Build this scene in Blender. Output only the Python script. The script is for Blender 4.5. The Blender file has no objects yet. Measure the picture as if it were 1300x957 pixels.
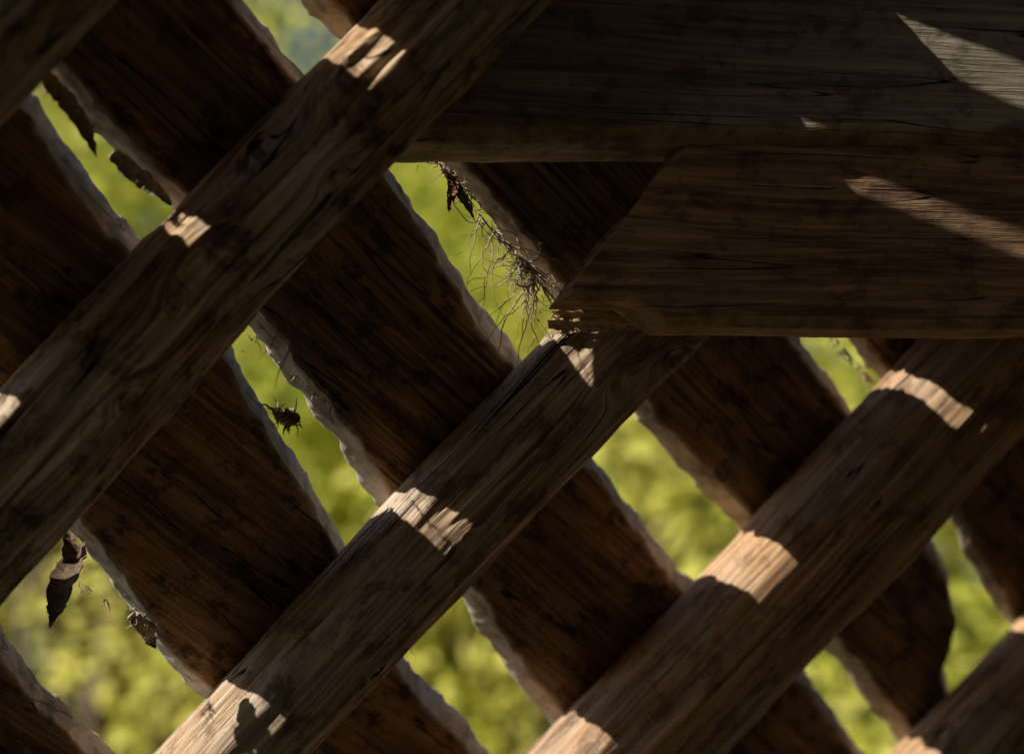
import bpy, math, numpy as np
from mathutils import Vector, Matrix
rng=np.random.default_rng(7)
sc=bpy.context.scene
sc.view_settings.view_transform='Standard'; sc.view_settings.look='None'; sc.view_settings.exposure=0

# ---------------------------------------------------------------- frames
PITCH=math.radians(40); TAU=math.radians(35)
EYE=np.array([0,0,1.6])
VX=np.array([1.,0,0]); VY=np.array([0,-math.sin(PITCH),math.cos(PITCH)]); VZ=np.array([0,math.cos(PITCH),math.sin(PITCH)])
nd=.725*VX-.688*VY; nd/=np.linalg.norm(nd)
RD=.688*VX+.725*VY; RD/=np.linalg.norm(RD)          # along rafters (up slope)
SD=math.cos(TAU)*nd+math.sin(TAU)*VZ                 # across rafters
ND=-math.sin(TAU)*nd+math.cos(TAU)*VZ                # roof outward normal
ORG=EYE+2.8*VZ
def roof(s,r,h):
    s=np.asarray(s,float)[...,None]; r=np.asarray(r,float)[...,None]; h=np.asarray(h,float)[...,None]
    return ORG+s*SD+r*RD+h*ND
BX=VX+.3*VZ; BY=VY+.2*VZ                              # beam face axes (in world)
BN=np.cross(BX,BY); BN/=np.linalg.norm(BN)
if BN@VZ<0: BN=-BN
def beamp(x,y,d,z0):
    x=np.asarray(x,float)[...,None]; y=np.asarray(y,float)[...,None]; d=np.asarray(d,float)[...,None]
    return EYE+z0*VZ+x*BX+y*BY+d*BN
e=math.radians(21.5)
L=-math.cos(e)*SD+math.sin(e)*ND+.05*RD; L/=np.linalg.norm(L)   # direction to the sun

# ---------------------------------------------------------------- noise
def _h(i,j,k,seed):
    n=(i*374761393+j*668265263+k*1274126177+seed*974634777)&0xffffffff
    n=((n^(n>>13))*1274126177)&0xffffffff
    n=(n^(n>>16))&0xffffffff
    return n/4294967295.0
def vnoise(x,y,z,seed=0):
    x,y,z=np.broadcast_arrays(np.asarray(x,float),np.asarray(y,float),np.asarray(z,float))
    i=np.floor(x).astype(np.int64);j=np.floor(y).astype(np.int64);k=np.floor(z).astype(np.int64)
    fx=x-i;fy=y-j;fz=z-k
    fx=fx*fx*(3-2*fx);fy=fy*fy*(3-2*fy);fz=fz*fz*(3-2*fz)
    r=0
    for a in (0,1):
        for b in (0,1):
            for c in (0,1):
                w=(fx if a else 1-fx)*(fy if b else 1-fy)*(fz if c else 1-fz)
                r=r+w*_h(i+a,j+b,k+c,seed)
    return r*2-1
def fbm(x,y,z,seed=0,o=4):
    r=0;a=1;t=0
    for q in range(o):
        r=r+a*vnoise(x*2**q+q*.37,y*2**q+q*.61,z*2**q+q*.23,seed+q*17);t+=a;a*=.5
    return r/t

# ---------------------------------------------------------------- mesh helpers
def link(ob,parent=None):
    sc.collection.objects.link(ob)
    if parent: ob.parent=parent
    return ob
def grid_obj(name,P,mat,gc,edge=None,close=True,caps=True,parent=None,smooth=True):
    M,K=P.shape[:2]
    idx=np.arange(M*K).reshape(M,K)
    nx=np.roll(idx,-1,axis=1); a=idx[:-1];b=idx[1:];c=nx[1:];d=nx[:-1]
    F=np.stack([a,b,c,d],-1).reshape(-1,4)
    V=P.reshape(-1,3); cen=V.mean(0)
    t=V[F]-cen
    vol=np.einsum('ij,ij->i',t[:,0],np.cross(t[:,1],t[:,2])).sum()+np.einsum('ij,ij->i',t[:,0],np.cross(t[:,2],t[:,3])).sum()
    if vol<0: F=F[:,::-1]
    nf=len(F)
    faces=F.reshape(-1); starts=np.arange(nf)*4; tot=np.full(nf,4)
    if caps:
        c1=idx[0];c2=idx[-1]
        if vol<0: c2=c2[::-1]
        else: c1=c1[::-1]
        c1=c1[::-1]; c2=c2[::-1]
        faces=np.concatenate([faces,c1,c2]); starts=np.concatenate([starts,[nf*4,nf*4+K]]); tot=np.concatenate([tot,[K,K]])
    me=bpy.data.meshes.new(name)
    me.vertices.add(len(V)); me.vertices.foreach_set('co',V.astype(np.float32).ravel())
    me.loops.add(len(faces)); me.loops.foreach_set('vertex_index',faces.astype(np.int32))
    me.polygons.add(len(starts)); me.polygons.foreach_set('loop_start',starts.astype(np.int32)); me.polygons.foreach_set('loop_total',tot.astype(np.int32))
    me.update(calc_edges=True); me.validate()
    at=me.attributes.new('gc','FLOAT_VECTOR','POINT'); at.data.foreach_set('vector',gc.reshape(-1,3).astype(np.float32).ravel())
    if edge is not None:
        at=me.attributes.new('wane','FLOAT','POINT'); at.data.foreach_set('value',edge.reshape(-1).astype(np.float32))
    sm=[smooth]*len(me.polygons)
    if caps: sm[-1]=False; sm[-2]=False
    me.polygons.foreach_set('use_smooth',sm)
    me.materials.append(mat)
    return link(bpy.data.objects.new(name,me),parent)

# ---------------------------------------------------------------- materials
class NT:
    def __init__(s,name):
        s.m=bpy.data.materials.new(name); s.m.use_nodes=True; s.t=s.m.node_tree; s.t.nodes.clear()
    def n(s,typ,**k):
        o=s.t.nodes.new(typ)
        for a,b in k.items(): setattr(o,a,b)
        return o
    def l(s,a,b): s.t.links.new(a,b)
    def math(s,op,a,b=None,clamp=False):
        o=s.n('ShaderNodeMath',operation=op,use_clamp=clamp)
        for i,v in enumerate((a,b)):
            if v is None: continue
            if isinstance(v,(int,float)): o.inputs[i].default_value=v
            else: s.l(v,o.inputs[i])
        return o.outputs[0]
    def scale(s,v,sx,sy,sz,loc=(0,0,0)):
        o=s.n('ShaderNodeMapping'); o.inputs['Scale'].default_value=(sx,sy,sz); o.inputs['Location'].default_value=loc
        s.l(v,o.inputs['Vector']); return o.outputs[0]
    def noise(s,v,sc=1,det=5,rough=.6,dist=0):
        o=s.n('ShaderNodeTexNoise'); o.inputs['Scale'].default_value=sc; o.inputs['Detail'].default_value=det
        o.inputs['Roughness'].default_value=rough; o.inputs['Distortion'].default_value=dist; s.l(v,o.inputs['Vector']); return o.outputs['Fac']
    def rng(s,v,a,b,c=0,d=1):
        o=s.n('ShaderNodeMapRange'); 
        for i,x in zip((1,2,3,4),(a,b,c,d)): o.inputs[i].default_value=x
        s.l(v,o.inputs[0]); return o.outputs[0]
    def mix(s,f,a,b,bt='MIX'):
        o=s.n('ShaderNodeMix',data_type='RGBA',blend_type=bt)
        if isinstance(f,(int,float)): o.inputs[0].default_value=f
        else: s.l(f,o.inputs[0])
        for i,v in ((6,a),(7,b)):
            if isinstance(v,tuple): o.inputs[i].default_value=(*v,1)
            else: s.l(v,o.inputs[i])
        return o.outputs[2]

def wood(name,dark,mid,light,grey,greyamt=.4,seed=0,fine=150,crack=1.0,bump=.5,wanecol=None,rough=.75,stain=.5):
    t=NT(name)
    at=t.n('ShaderNodeAttribute',attribute_name='gc'); v=at.outputs['Vector']
    L=(seed*3.1,seed*1.7,seed*.9)
    n1=t.noise(t.scale(v,fine,5,fine*.5,L),1,4,.65)
    n2=t.noise(t.scale(v,34,1.5,20,L),1,2,.6)
    n3=t.noise(t.scale(v,7,5,7,L),1,3,.6)
    c=t.mix(t.rng(n2,.39,.61),dark,mid)
    c=t.mix(t.math('MULTIPLY',t.rng(n1,.44,.68),.85),c,light)
    c=t.mix(t.math('MULTIPLY',t.rng(n3,.42,.62),greyamt),c,grey)
    st=t.noise(t.scale(v,24,14,16,(5+seed,2,1)),1,5,.74)
    c=t.mix(t.math('MULTIPLY',t.rng(st,.51,.62),stain),c,(dark[0]*.4,dark[1]*.38,dark[2]*.36))
    cn=t.noise(t.scale(v,17,.75,8,(seed*5+2,1,3)),1,2,.5)
    cl=t.math('ABSOLUTE',t.math('SUBTRACT',cn,.5))
    cm=t.rng(cl,.0012,.0065,1,0)
    ck=t.math('MULTIPLY',t.math('MULTIPLY',cm,t.rng(n3,.47,.53)),crack)
    c=t.mix(ck,c,(.012,.008,.006))
    h=t.math('SUBTRACT',t.math('MULTIPLY',n1,.8),t.math('MULTIPLY',ck,1.6))
    h=t.math('ADD',h,t.math('MULTIPLY',st,.5))
    if wanecol:
        wa=t.n('ShaderNodeAttribute',attribute_name='wane').outputs['Fac']
        wc=t.mix(t.rng(st,.42,.66),wanecol,tuple(x*.35 for x in wanecol))
        c=t.mix(wa,c,wc)
    b=t.n('ShaderNodeBump'); b.inputs['Strength'].default_value=bump; b.inputs['Distance'].default_value=.004; t.l(h,b.inputs['Height'])
    p=t.n('ShaderNodeBsdfPrincipled'); t.l(c,p.inputs['Base Color']); p.inputs['Roughness'].default_value=rough
    p.inputs['Specular IOR Level'].default_value=.3
    t.l(b.outputs[0],p.inputs['Normal'])
    o=t.n('ShaderNodeOutputMaterial'); t.l(p.outputs[0],o.inputs[0]); return t.m

# ---------------------------------------------------------------- log rafters
def log(s0,rad0,rad1,knots,seed,mat,lo=-2.2,hi=2.4,hi_res=True,ro=1.):
    M=800 if hi_res else 250; K=160 if hi_res else 64
    if hi_res: v=np.concatenate([np.linspace(lo,-.95,60,endpoint=False),np.linspace(-.95,min(hi,.75),M),np.linspace(.76,hi,60) if hi>.76 else np.zeros(0)])[:,None]
    else: v=np.linspace(lo,hi,M)[:,None]
    ph=np.linspace(-math.pi,math.pi,K,endpoint=False)[None,:]
    R=rad0+(rad1-rad0)*np.clip((v+.7)/1.2,-.4,1.5)
    cx=np.cos(ph);sx=np.sin(ph)
    disp=.010*fbm(cx*1.3,sx*1.3,v*2.2,seed,3)+.0048*ro*fbm(cx*4,sx*4,v*5,seed+5,3)
    pe=fbm(cx*3.2,sx*3.2,v*2.6,seed+11,4)
    disp=disp+ro*.004*np.clip((pe-.05)*16,-1,1)*.5+ro*.0022*fbm(cx*16,sx*16,v*9,seed+23,4)
    cp=.25+.25*fbm(v*1.1,0*v,0*v+seed,seed+41,3)
    gate=np.clip(fbm(v*2.2,0*v+7,0*v+seed,seed+43,2)*6+.8,0,1)
    disp=disp-.006*gate*np.exp(-((ph-cp)*R/.0014)**2)
    cp2=-.5+.2*fbm(v*1.3,0*v,0*v+seed+5,seed+45,3)
    gate2=np.clip(fbm(v*2.0,0*v+3,0*v+seed,seed+47,2)*6-.3,0,1)
    disp=disp-.006*gate2*np.exp(-((ph-cp2)*R/.0013)**2)
    gu=ph*R+0*v; gu=gu+.009*fbm(cx*1.5,sx*1.5,v*3,seed+31,3)
    gv=v+0*ph
    for (kr,kph,ks,kk) in knots:
        du=(ph-kph)*R; dv=(v-kr)
        d2=(du/1.0)**2+(dv/1.7)**2
        g=np.exp(-d2/(2*ks**2))
        gu=gu+kk*.9*ks*g
        disp=disp+.42*ks*g-.40*ks*np.exp(-d2/(2*(ks*.28)**2))
    R2=R+disp
    wob=.008*fbm(v*1.1,0*v,0*v+seed,seed+3,2)
    sc_=s0+wob; hc=.09-R+.004*fbm(v*1.3,0*v+4,0*v,seed+4,2)
    ns=cx*(-.5736)+sx*.819; nh=cx*(-.819)+sx*(-.5736)
    P=roof(sc_+R2*ns,v+0*ph,hc+R2*nh)
    gc=np.stack([gu,gv,R2+0*v+seed*1.3],-1)
    return grid_obj('log_rafter',P,mat,gc)
mlogA=wood('peeled_log_brown',(.22,.108,.052),(.55,.33,.175),(.86,.66,.44),(.68,.58,.47),.65,1,170,1,.9,stain=.85)
mlogB=wood('peeled_log_tan',(.26,.155,.092),(.58,.39,.245),(.86,.68,.50),(.68,.59,.52),.55,2,190,1,.8,stain=.7)
mlogC=wood('peeled_log_red',(.27,.128,.06),(.60,.34,.175),(.86,.62,.38),(.60,.49,.41),.4,3,160,1,.7,stain=.6)
log(-.439,.089,.074,[(.121,-.55,.022,2.6),(-.01,-.75,.011,2.4),(-.165,-.1,.02,2.5),(-.34,.5,.014,2.2),(.03,.5,.012,2)],11,mlogA,hi=.46,ro=1.5)
log(.0993,.0815,.083,[(.10,.42,.017,2.6),(.17,.75,.02,2.4),(-.42,.9,.010,2.2),(-.2,.35,.008,2)],22,mlogB,hi=.27)
log(.628,.108,.108,[(.25,.9,.015,2.2),(-.35,.1,.010,2)],33,mlogC)
log(1.236,.10,.10,[],44,mlogC,hi_res=False)
log(-.862,.088,.085,[(.05,.6,.015,2)],55,mlogA,hi_res=False)
for i,(s,r) in enumerate([(-1.42,.09),(-1.96,.085),(-2.5,.09),(1.78,.09),(2.33,.09)]):
    log(s,r,r,[],66+i*7,mlogB,hi_res=False)

# ---------------------------------------------------------------- live edge planks
mpl=[wood('rough_plank_a',(.11,.052,.022),(.31,.16,.066),(.62,.37,.17),(.20,.14,.09),.5,4,120,1,1.,(.70,.60,.49),.85,.85),
     wood('rough_plank_b',(.12,.060,.026),(.34,.18,.078),(.66,.40,.185),(.22,.155,.105),.5,5,100,1,1.,(.68,.62,.54),.85,.85),
     wood('rough_plank_c',(.10,.055,.030),(.27,.155,.083),(.54,.33,.18),(.21,.165,.125),.5,6,130,1,1.,(.72,.57,.40),.85,.8)]  # pale wane colours brighten the bevels, standing in for bounced light
def plank(Lp,Rp,seed,mat,lo=-3,hi=3,dense=True,t=.038,dh=0.,rg=1.):
    if dense:
        s=np.concatenate([np.linspace(lo,-.85,90,endpoint=False) if lo<-.85 else np.zeros(0),np.linspace(max(lo,-.85),min(hi,1.3),900) if hi>-.8 and lo<1.3 else np.zeros(0),np.linspace(1.31,hi,90) if hi>1.31 else np.zeros(0)])[:,None]
    else: s=np.linspace(lo,hi,260)[:,None]
    Lp=np.array(Lp);Rp=np.array(Rp)
    l=np.interp(s[:,0],Lp[:,0],Lp[:,1])[:,None]; r=np.interp(s[:,0],Rp[:,0],Rp[:,1])[:,None]
    def rag(sd): return .0080*fbm(s*4.3,0*s,0*s+sd,sd,2)+.0055*fbm(s*17,0*s,0*s,sd+3,3)+.0035*np.clip(fbm(s*41,0*s,0*s,sd+6,2)*1.5,-.2,1)
    l=l+rg*rag(seed); r=r+rg*rag(seed+50)
    k0=t/.038
    bl=(.024+.010*fbm(s*7,0*s,0*s,seed+70,3))*k0**.5; br=(.022+.010*fbm(s*7,0*s,0*s,seed+80,3))*k0**.5
    hb=.003*k0*fbm(s*4,0*s,0*s,seed+90,2)
    nb=34;ne=10;nt=5
    rows=[];hs=[];wn=[]
    for k in range(ne):
        f=k/ne; rows.append(l+bl*(f**1.25)); hs.append(t*(1-f)**.9+0*s); wn.append(1.)
    for k in range(nb):
        f=k/(nb-1); rows.append((l+bl)*(1-f)+(r-br)*f); hs.append(0*s); wn.append(0. if 0<k<nb-1 else .6)
    for k in range(1,ne+1):
        f=k/ne; rows.append(r-br*((1-f)**1.25)); hs.append(t*f**.9+0*s); wn.append(1.)
    for k in range(1,nt):
        f=k/nt; rows.append(r*(1-f)+l*f); hs.append(t+0*s); wn.append(0.)
    X=np.concatenate(rows,1);H=np.concatenate(hs,1)+hb;W=np.array(wn)[None,:]+0*s
    S=s+0*X
    nz=fbm(S*24,X*40,H*40,seed+7,4); H=H+.007*k0*nz*W
    X=X+.0045*rg*fbm(S*33,X*50,H*50,seed+8,3)*W
    H=H+(.0016*fbm(S*9,X*14,0*S,seed+13,3)+.0006*fbm(S*40,X*120,0*S,seed+14,2))*(1-W)*k0
    P=roof(S,X,.0905+H+dh)
    gc=np.stack([X+seed*.37,S,H],-1)
    return grid_obj('live_edge_plank',P,mat,gc,edge=W)
p1r=[(-3,.36),(-1.05,.18),(-.6177,.109),(-.49,.095),(-.304,.0835),(.061,.026),(.58,-.035),(.93,-.027),(3,-.25)]
p1l=[(-3,.15),(-1.05,-.085),(-.74,-.127),(-.61,-.138),(-.4755,-.1456),(-.2917,-.1926),(-.137,-.218),(.042,-.265),(.288,-.296),(.469,-.333),(1,-.42),(3,-.75)]
p0l=[(-3,.46),(-1.05,.25),(-.573,.160),(-.307,.154),(.045,.121),(.295,.08),(.578,.074),(.9,.035),(3,-.2)]
p0r=[(-3,.80),(-.5,.47),(-.05,.435),(.401,.350),(.57,.340),(.909,.294),(1.0,.275),(1.09,.235),(1.16,.15),(1.3,.11),(3,-.08)]
xl_=[(-3,.76),(-.5,.43),(0,.39)]
xr_=[(-3,.96),(-.6,.60),(-.46,.59),(-.44,.53),(-.36,.53),(-.34,.55),(0,.52)]
q1l=[(-3,.90),(-.6,.51),(-.4,.465),(-.1,.460),(0,.468),(.458,.395),(.572,.392),(.78,.385),(.88,.345),(1.0,.31),(1.15,.285),(1.4,.27),(3,.08)]
q1r=[(-3,1.02),(-.5,.765),(0,.735),(.5,.68),(1,.64),(3,.42)]
p2r=[(-3,.1),(-1.05,-.13),(-.744,-.1504),(-.61,-.175),(-.488,-.198),(-.276,-.2305),(-.0895,-.286),(.054,-.333),(.3336,-.4218),(1,-.52),(3,-.85)]
p2l=[(-3,-.14),(-1.05,-.38),(-.8,-.432),(-.5,-.505),(-.248,-.563),(-.126,-.595),(.0134,-.633),(.4,-.70),(1,-.8),(3,-1.1)]
p3r=[(-3,-.21),(-1.05,-.45),(-.8,-.515),(-.5,-.615),(-.265,-.705),(-.16,-.747),(.4,-.85),(1,-.93),(3,-1.2)]
off=lambda p,d:[(a,b+d) for a,b in p]
plank(p1l,p1r,101,mpl[0]); plank(p0l,p0r,102,mpl[2]); plank(p2l,p2r,103,mpl[1])
plank(xl_,xr_,107,mpl[1],hi=-.06,dense=False,t=.012,dh=-.018,rg=.3)  # thin board added out of view to shape the sun slit
plank(q1l,q1r,104,mpl[0],lo=-.376,t=.016); plank(q1l,q1r,108,mpl[0],hi=-.434,dense=False,t=.012,dh=0,rg=.3)  # split out of view to throw a sun stripe on the lower beam
plank(off(p3r,-.28),p3r,105,mpl[2])
l=off(q1r,-.035);r=off(l,.31)
plank(l,r,109,mpl[2],lo=-.246,t=.014,dh=.028,dense=False,rg=.4); plank(l,r,111,mpl[2],hi=-.340,dense=False,t=.014,dh=.028,rg=.4)  # hidden boards, gap opened to let a sun patch onto the upper beam
prev=r
for i in range(5):
    l=off(prev,-.03 if i==0 else .055); r=off(l,.27); plank(l,r,112+i,mpl[i%3],dense=False,dh=.055 if i==0 else 0,t=.03); prev=r
prev=off(p3r,-.28)
for i in range(6):
    r=off(prev,-.05); l=off(r,-.27); plank(l,r,120+i,mpl[i%3],dense=False); prev=l

# ---------------------------------------------------------------- sawn timber beams
mb1=wood('sawn_beam_grey',(.21,.17,.125),(.43,.355,.265),(.80,.68,.52),(.54,.47,.38),.55,7,150,1,1.,(.66,.44,.25),.8,.6)
mb2=wood('sawn_beam_brown',(.18,.095,.053),(.40,.225,.12),(.76,.51,.29),(.30,.22,.165),.45,8,120,.8,1.,(.64,.41,.21),.8,.6)
def beam(z0,yb,yf,yt,xl,xr,seed,mat,th,cham):
    f=np.concatenate([np.linspace(0,.4,700,endpoint=False),np.linspace(.4,1,150)])[:,None]
    prof=[]
    nf=44
    for k in range(nf): prof.append(('f',k/(nf-1)))
    for k in range(1,6): prof.append(('t',k/5))
    for k in range(1,nf//3): prof.append(('b',k/(nf//3)))
    for k in range(0,8): prof.append(('u',k/7))
    for k in range(1,8): prof.append(('c',k/8))
    X=[];Y=[];D=[];W=[]
    for typ,q in prof:
        if typ=='f': y0=lambda x:yf(x)+(yt-yf(x))*q; d=0;w=1.0 if q==0 else 0
        elif typ=='t': y0=lambda x:yt+0*x; d=th*q;w=0
        elif typ=='b': y0=lambda x:yt+(yb(x)-yt)*q; d=th;w=0
        elif typ=='u': y0=lambda x:yb(x); d=th+(cham-th)*q;w=0.5
        else: y0=lambda x:yb(x)+(yf(x)-yb(x))*q; d=cham*(1-q)**1.3;w=1
        ya=y0(0.2)
        xa=xl(ya)+.014*fbm(ya*60,d*60,0*ya,seed+20,3); x=xa+(xr-xa)*f; y=y0(x)
        X.append(x);Y.append(y+0*x);D.append(d+0*x);W.append(w+0*x)
    X=np.concatenate(X,1);Y=np.concatenate(Y,1);D=np.concatenate(D,1);W=np.concatenate(W,1)
    Y=Y+.0035*fbm(X*7,D*10,0*X,seed,4)*(.3+W)+.002*fbm(X*30,Y*40,D*40,seed+2,3)*W
    D=D+.0014*fbm(X*5,Y*18,0*X,seed+4,3)+.002*fbm(X*30,Y*40,D*0,seed+6,3)*W+.0005*fbm(X*18,Y*160,0*X,seed+8,2)
    P=beamp(X,Y,D,z0)
    gc=np.stack([Y+seed*.21+.01*fbm(X*2.5,Y*9,0*X,seed+9,3),X,D],-1)
    return grid_obj('timber_beam',P,mat,gc,edge=W)
beam(2.57,lambda x:.304+.03*x,lambda x:.322+.032*x,.57,lambda y:-.15+(y-.3)*.75,2.3,201,mb1,.10,.014)
up=lambda x:.034*(1-np.clip((np.asarray(x)-.15)/.05,0,1))
beam(2.584,lambda x:.066+up(x),lambda x:.076+up(x),.335,lambda y:.063+(y-.066)*.68,2.3,202,mb2,.060,.008)

# ---------------------------------------------------------------- splinters, bark, fibres
def simple(name,col,rough=.8,col2=None,sc_=120):
    t=NT(name); g=t.n('ShaderNodeTexCoord').outputs['Object']
    n=t.noise(g,sc_,3,.7)
    c=t.mix(t.rng(n,.35,.7),col,col2 or tuple(x*.35 for x in col))
    b=t.n('ShaderNodeBump');b.inputs['Strength'].default_value=.6;b.inputs['Distance'].default_value=.002;t.l(n,b.inputs['Height'])
    p=t.n('ShaderNodeBsdfPrincipled');t.l(c,p.inputs['Base Color']);p.inputs['Roughness'].default_value=rough;t.l(b.outputs[0],p.inputs['Normal'])
    o=t.n('ShaderNodeOutputMaterial');t.l(p.outputs[0],o.inputs[0]);return t.m
mspl=simple('split_wood',(.80,.56,.30)); mfib=simple('dry_fiber',(.60,.47,.33)); mbark=simple('dark_bark',(.20,.13,.08)); mleaf=simple('dry_leaf_brown',(.28,.13,.07)); mflk=simple('pale_bark',(.62,.50,.37))
def join_tubes(name,paths,mat,sides=5):
    V=[];F=[];
    for pts,rad in paths:
        n=len(pts);base=len(V)
        for i in range(n):
            d=pts[min(i+1,n-1)]-pts[max(i-1,0)]; d=d/ (np.linalg.norm(d)+1e-9)
            a=np.cross(d,[.3,.5,.8]);a/=np.linalg.norm(a);b=np.cross(d,a)
            for k in range(sides):
                an=2*math.pi*k/sides
                V.append(pts[i]+rad[i]*(math.cos(an)*a+math.sin(an)*b))
        for i in range(n-1):
            for k in range(sides):
                k2=(k+1)%sides
                F.append((base+i*sides+k,base+i*sides+k2,base+(i+1)*sides+k2,base+(i+1)*sides+k))
    me=bpy.data.meshes.new(name);me.from_pydata([tuple(v) for v in V],[],F);me.materials.append(mat)
    me.polygons.foreach_set('use_smooth',[True]*len(F))
    return me
DOWN=np.array([0,0,-1.])
def fibres(center,spread,count,length,rad,curl,mat,direction=DOWN,name='bark_fibers'):
    paths=[]
    for i in range(count):
        p=center+rng.uniform(-1,1)*spread
        d=np.array(direction)+rng.normal(0,.45,3); d/=np.linalg.norm(d)
        n=14;Ln=length*rng.uniform(.3,1.1);pts=[p.copy()];
        for k in range(n-1):
            d=d+rng.normal(0,curl,3)+.05*DOWN; d/=np.linalg.norm(d); p=p+d*Ln/n; pts.append(p.copy())
        r0=rad*rng.uniform(.5,1.4); paths.append((pts,[r0*(1-.8*k/(n-1)) for k in range(n)]))
    link(bpy.data.objects.new(name,join_tubes(name,paths,mat)))
fibres(roof(-.10,.130,.098),.06*SD,52,.15,.0011,.30,mfib)
fibres(roof(-.04,.128,.098),.02*SD,34,.17,.0017,.25,mfib)
fibres(roof(-.22,.140,.098),.05*SD,26,.07,.0012,.4,mfib)
fibres(roof(-.165,-.258,.095),.014*SD,46,.045,.0024,.45,mfib,direction=RD*1.0+.5*SD)
fibres(roof(-.16,-.250,.088),.012*SD,14,.035,.0034,.4,mbark,direction=RD*1.0+.4*SD)
fibres(roof(-.10,-.590,.10),.022*SD,24,.035,.0020,.5,mfib,direction=-RD*.6+DOWN*.5)
fibres(roof(-.15,-.60,.10),.10*SD,30,.03,.0010,.4,mfib,direction=-RD)
fibres(roof(-.70,-.130,.10),.07*SD,40,.028,.0016,.5,mfib,direction=-RD*.7)
fibres(roof(-.25,-.20,.095),.20*SD,60,.018,.0010,.5,mfib,direction=-RD*.7)
fibres(roof(.92,.345,.10),.06*SD,50,.05,.0018,.45,mfib)
fibres(roof(.5,.385,.10),.08*SD,46,.03,.0016,.45,mfib,direction=-RD)
fibres(roof(-.36,-.13,-.07),.012*RD,3,.13,.0018,.10,mbark,name='twig')
fibres(roof(.17,-.22,-.03),.25*RD,22,.022,.0006,.3,mfib,name='wood_fibers')
fibres(roof(-.36,-.08,-.05),.35*RD,30,.028,.0008,.3,mfib,name='wood_fibers')
def ribbon(name,start,dirn,width_dir,length,w,mat,curl=.15,thick=.0025,seed=1,taper=True):
    n=24;V=[];F=[];r=np.random.default_rng(seed)
    p=np.array(start,float);d=np.array(dirn,float);d/=np.linalg.norm(d);wd=np.array(width_dir,float)
    wd=wd-d*(wd@d);wd/=np.linalg.norm(wd)
    for i in range(n):
        f=i/(n-1); prof=(math.sin(math.pi*min(1,f*.85+.18))**.6 if taper else 1-.75*f)+r.uniform(-.14,.14)
        nn=np.cross(d,wd)
        c=wd*w*.5*prof
        for q in (-1,-.33,.33,1):
            V.append(p+c*q+nn*(thick+ w*.18*(q*q)+r.normal(0,.0006)))
        for q in (1,.33,-.33,-1):
            V.append(p+c*q+nn*(-thick*.2+w*.18*(q*q)))
        d=d+nn*r.normal(0,curl)+wd*r.normal(0,curl*.6);d/=np.linalg.norm(d);wd=wd-d*(wd@d);wd/=np.linalg.norm(wd)
        p=p+d*length/n
    for i in range(n-1):
        for k in range(8):
            k2=(k+1)%8;F.append((i*8+k,i*8+k2,(i+1)*8+k2,(i+1)*8+k))
    F.append(tuple(range(8)));F.append(tuple(range((n-1)*8,n*8))[::-1])
    me=bpy.data.meshes.new(name);me.from_pydata([tuple(v) for v in V],[],F);me.materials.append(mat)
    link(bpy.data.objects.new(name,me))
ribbon('bark_strip',roof(-.262,-.558,.085),DOWN+.05*VX,VX,.16,.034,mbark,.12,seed=3)
ribbon('bark_strip',roof(-.285,-.553,.085),DOWN-.3*VX,VX+.4*VZ,.08,.020,mbark,.2,seed=13)
ribbon('bark_strip',roof(-.735,-.122,.10),SD-.15*RD,RD,.13,.022,mflk,.10,seed=21)
ribbon('bark_strip',roof(-.60,-.140,.105),SD-.10*RD,RD,.11,.022,mflk,.12,seed=22)
ribbon('bark_strip',roof(-.12,-.595,.10),SD-.4*RD,RD,.08,.020,mflk,.16,seed=23)
ribbon('bark_strip',roof(.84,.365,.10),SD-.3*RD,RD,.10,.026,mflk,.12,seed=24)
ribbon('bark_strip',roof(-.25,.140,.10),SD+DOWN*.4,RD,.09,.014,mflk,.14,seed=25)
ribbon('dry_leaf',roof(-.235,.142,.095),DOWN+.15*VX,VX,.06,.014,mleaf,.12,seed=5)
ribbon('dry_leaf',roof(-.215,.138,.095),DOWN-.2*VX,VX,.045,.012,mleaf,.15,seed=6)
vw=lambda x,y,z:EYE+x*VX+y*VY+z*VZ
ribbon('wood_splinter',vw(.062,.098,2.792),VX-.20*VZ-.10*VY,VY-.3*VZ,.15,.016,mspl,.012,seed=7,taper=False)
ribbon('wood_splinter',vw(.056,.084,2.790),VX-.22*VZ-.05*VY,VY-.3*VZ,.14,.017,mspl,.010,seed=8,taper=False)
ribbon('wood_splinter',vw(.050,.069,2.790),VX-.22*VZ,VY-.3*VZ,.18,.019,mspl,.008,seed=9,taper=False)

# ---------------------------------------------------------------- ground
t=NT('ground_dark_soil'); g=t.n('ShaderNodeTexCoord').outputs['Object']
n=t.noise(g,.7,4,.6);n2=t.noise(g,25,3,.7)
c=t.mix(t.rng(n,.4,.6),(.12,.085,.055),(.08,.09,.035)); c=t.mix(t.rng(n2,.4,.7),c,(.16,.12,.08))
p=t.n('ShaderNodeBsdfPrincipled');t.l(c,p.inputs['Base Color']);p.inputs['Roughness'].default_value=.95
o=t.n('ShaderNodeOutputMaterial');t.l(p.outputs[0],o.inputs[0])
me=bpy.data.meshes.new('ground');R=600;N=20
xs=np.linspace(-R,R,N)
me.from_pydata([(x,y,0) for y in xs for x in xs],[],[(j*N+i,j*N+i+1,(j+1)*N+i+1,(j+1)*N+i) for j in range(N-1) for i in range(N-1)])
me.materials.append(t.m);link(bpy.data.objects.new('ground',me))

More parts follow.
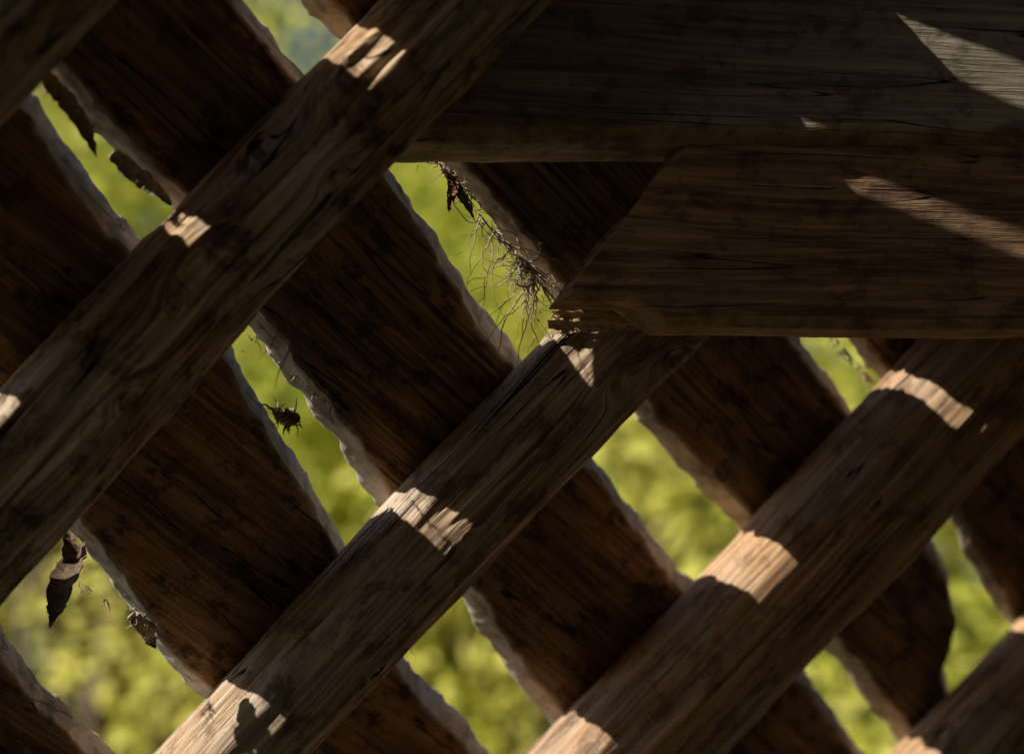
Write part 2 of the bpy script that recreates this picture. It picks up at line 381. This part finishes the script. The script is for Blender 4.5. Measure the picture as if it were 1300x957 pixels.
# unseen board walls, added to block ambient light from under the roof
mw=simple('light_block_boards',(.15,.105,.07),.85,(.07,.047,.032),6)
wl=bpy.data.objects.new('light_block_wall',None);link(wl)
def light_block(name,a,b,n,h=-.03):
    V=[];F=[]
    nrm=np.cross(roof(*b,0)-roof(*a,0),[0,0,1.]);nrm/=np.linalg.norm(nrm)
    for i in range(n):
        f0=i/n;f1=(i+.97)/n
        off_=.014*(i%2)
        P0=roof(a[0]+(b[0]-a[0])*f0,a[1]+(b[1]-a[1])*f0,h);P1=roof(a[0]+(b[0]-a[0])*f1,a[1]+(b[1]-a[1])*f1,h)
        q=len(V)
        for P,o_ in ((P0,0),(P1,0),(P1,.025),(P0,.025)):
            w_=P+nrm*(o_+off_); V.append((w_[0],w_[1],0.0)); V.append(tuple(w_))
        for k in range(4):
            k2=(k+1)%4;F.append((q+k*2,q+k2*2,q+k2*2+1,q+k*2+1))
        F.append((q+1,q+3,q+5,q+7))
    me=bpy.data.meshes.new(name);me.from_pydata(V,[],F);me.materials.append(mw);link(bpy.data.objects.new(name,me),wl)
light_block('light_block_near',(-3.05,-2.3),(-3.05,2.65),30,h=-.40)
light_block('light_block_back',(-3.05,2.65),(3.05,2.65),38)
light_block('light_block_far',(3.05,2.65),(3.05,1.0),12)

# ---------------------------------------------------------------- trees
t=NT('leaf_green')
at=t.n('ShaderNodeAttribute',attribute_name='tint').outputs['Fac']
c=t.mix(t.rng(at,0,.35),(.14,.20,.03),(.66,.68,.12)); c=t.mix(t.rng(at,.35,1),c,(.95,.88,.28))
d=t.n('ShaderNodeBsdfDiffuse');t.l(c,d.inputs[0]);tr=t.n('ShaderNodeBsdfTranslucent');t.l(c,tr.inputs[0])
m1=t.n('ShaderNodeMixShader');m1.inputs[0].default_value=.38;t.l(d.outputs[0],m1.inputs[1]);t.l(tr.outputs[0],m1.inputs[2])
o=t.n('ShaderNodeOutputMaterial');t.l(m1.outputs[0],o.inputs[0]);mlv=t.m
mtrunk=simple('tree_bark',(.16,.12,.09),.9,None,12)
def tree(x,y,H,cr,ch,nclus,nleaf,seed):
    r=np.random.default_rng(seed)
    em=bpy.data.objects.new('leafy_tree',None);link(em);em.location=(x,y,0)
    cz=H-ch*.95
    cen=[]
    while len(cen)<nclus:
        q=r.uniform(-1,1,3)
        if .25<np.linalg.norm(q)<1: cen.append(np.array([q[0]*cr,q[1]*cr,cz+q[2]*ch]))
    paths=[]
    tp=[np.array([.25*math.sin(k*.6+seed)*k/10,.2*math.cos(k*.5)*k/10,(H*.88)*k/12]) for k in range(13)]
    paths.append((tp,[.24*(1-.8*k/12)+.02 for k in range(13)]))
    for i,cc in enumerate(cen):
        if i%2: continue
        k=int(np.clip((cc[2]/H-.22)*12,3,10));a=tp[k]
        pts=[a+(cc-a)*f+np.array([0,0,.5*math.sin(math.pi*f)*.5])+r.normal(0,.06,3)*math.sin(math.pi*f) for f in np.linspace(0,1,7)]
        paths.append((pts,[.055*(1-f)+.012 for f in np.linspace(0,1,7)]))
    tm=join_tubes('trunk_and_limbs',paths,mtrunk,8);link(bpy.data.objects.new('trunk_and_limbs',tm),em)
    per=r.random(nclus)
    ci=r.integers(0,nclus,nleaf);C=np.array(cen)[ci]
    pos=C+r.normal(0,1,(nleaf,3))*np.array([.40,.40,.32])
    # leaf blades turn towards the light, with a lot of scatter
    nr=L[None,:]*.55+r.normal(0,.6,(nleaf,3)); nr/=np.linalg.norm(nr,axis=1)[:,None]
    a=np.cross(nr,r.normal(0,1,(nleaf,3)));a/=np.linalg.norm(a,axis=1)[:,None]
    b=np.cross(nr,a)
    Ll=r.uniform(.055,.10,nleaf)[:,None];W=Ll*.45
    V=np.stack([pos-a*Ll,pos+b*W,pos+a*Ll,pos-b*W],1).reshape(-1,3)
    me=bpy.data.meshes.new('foliage');me.vertices.add(nleaf*4);me.vertices.foreach_set('co',V.astype(np.float32).ravel())
    me.loops.add(nleaf*4);me.loops.foreach_set('vertex_index',np.arange(nleaf*4,dtype=np.int32))
    me.polygons.add(nleaf);me.polygons.foreach_set('loop_start',np.arange(nleaf,dtype=np.int32)*4);me.polygons.foreach_set('loop_total',np.full(nleaf,4,dtype=np.int32))
    me.update(calc_edges=True)
    tint=np.clip(per[ci]*.9+r.random(nleaf)*.3-.1,0,1)
    A=me.attributes.new('tint','FLOAT','POINT');A.data.foreach_set('value',np.repeat(tint,4).astype(np.float32))
    me.materials.append(mlv);link(bpy.data.objects.new('foliage',me),em)
tree(-2.4,11.0,15.0,2.6,5.2,120,30000,1)
tree(1.2,10.5,12.5,2.8,4.4,120,32000,2)
tree(4.6,11.5,12.5,2.8,4.2,100,26000,3)
tree(-1.0,15.5,17.5,3.4,5.0,90,24000,4)
tree(3.5,17,18.5,3.6,6.0,90,24000,5)

# ---------------------------------------------------------------- light
sd=bpy.data.lights.new('sun','SUN');sd.energy=5;sd.angle=math.radians(.5);sd.color=(1,.93,.78)
so=bpy.data.objects.new('sun',sd);link(so);so.rotation_euler=Vector(L).to_track_quat('Z','Y').to_euler();so.location=(-10,-10,12)
w=bpy.data.worlds.new('World');sc.world=w;w.use_nodes=True;nt=w.node_tree
sky=nt.nodes.new('ShaderNodeTexSky');sky.sky_type='NISHITA';sky.sun_disc=False
sky.sun_elevation=math.asin(L[2]);sky.sun_rotation=math.atan2(L[0],L[1])
bg=nt.nodes['Background'];bg.inputs[1].default_value=.095;nt.links.new(sky.outputs[0],bg.inputs[0])

# ---------------------------------------------------------------- camera
cd=bpy.data.cameras.new('camera');cam=bpy.data.objects.new('camera',cd);link(cam)
cam.location=EYE;cam.rotation_euler=(math.radians(90)+PITCH,0,0)
cd.sensor_width=36;cd.lens=72;cd.clip_end=3000;cd.clip_start=.05
cd.dof.use_dof=True;cd.dof.focus_distance=2.74;cd.dof.aperture_fstop=1.7
sc.camera=cam
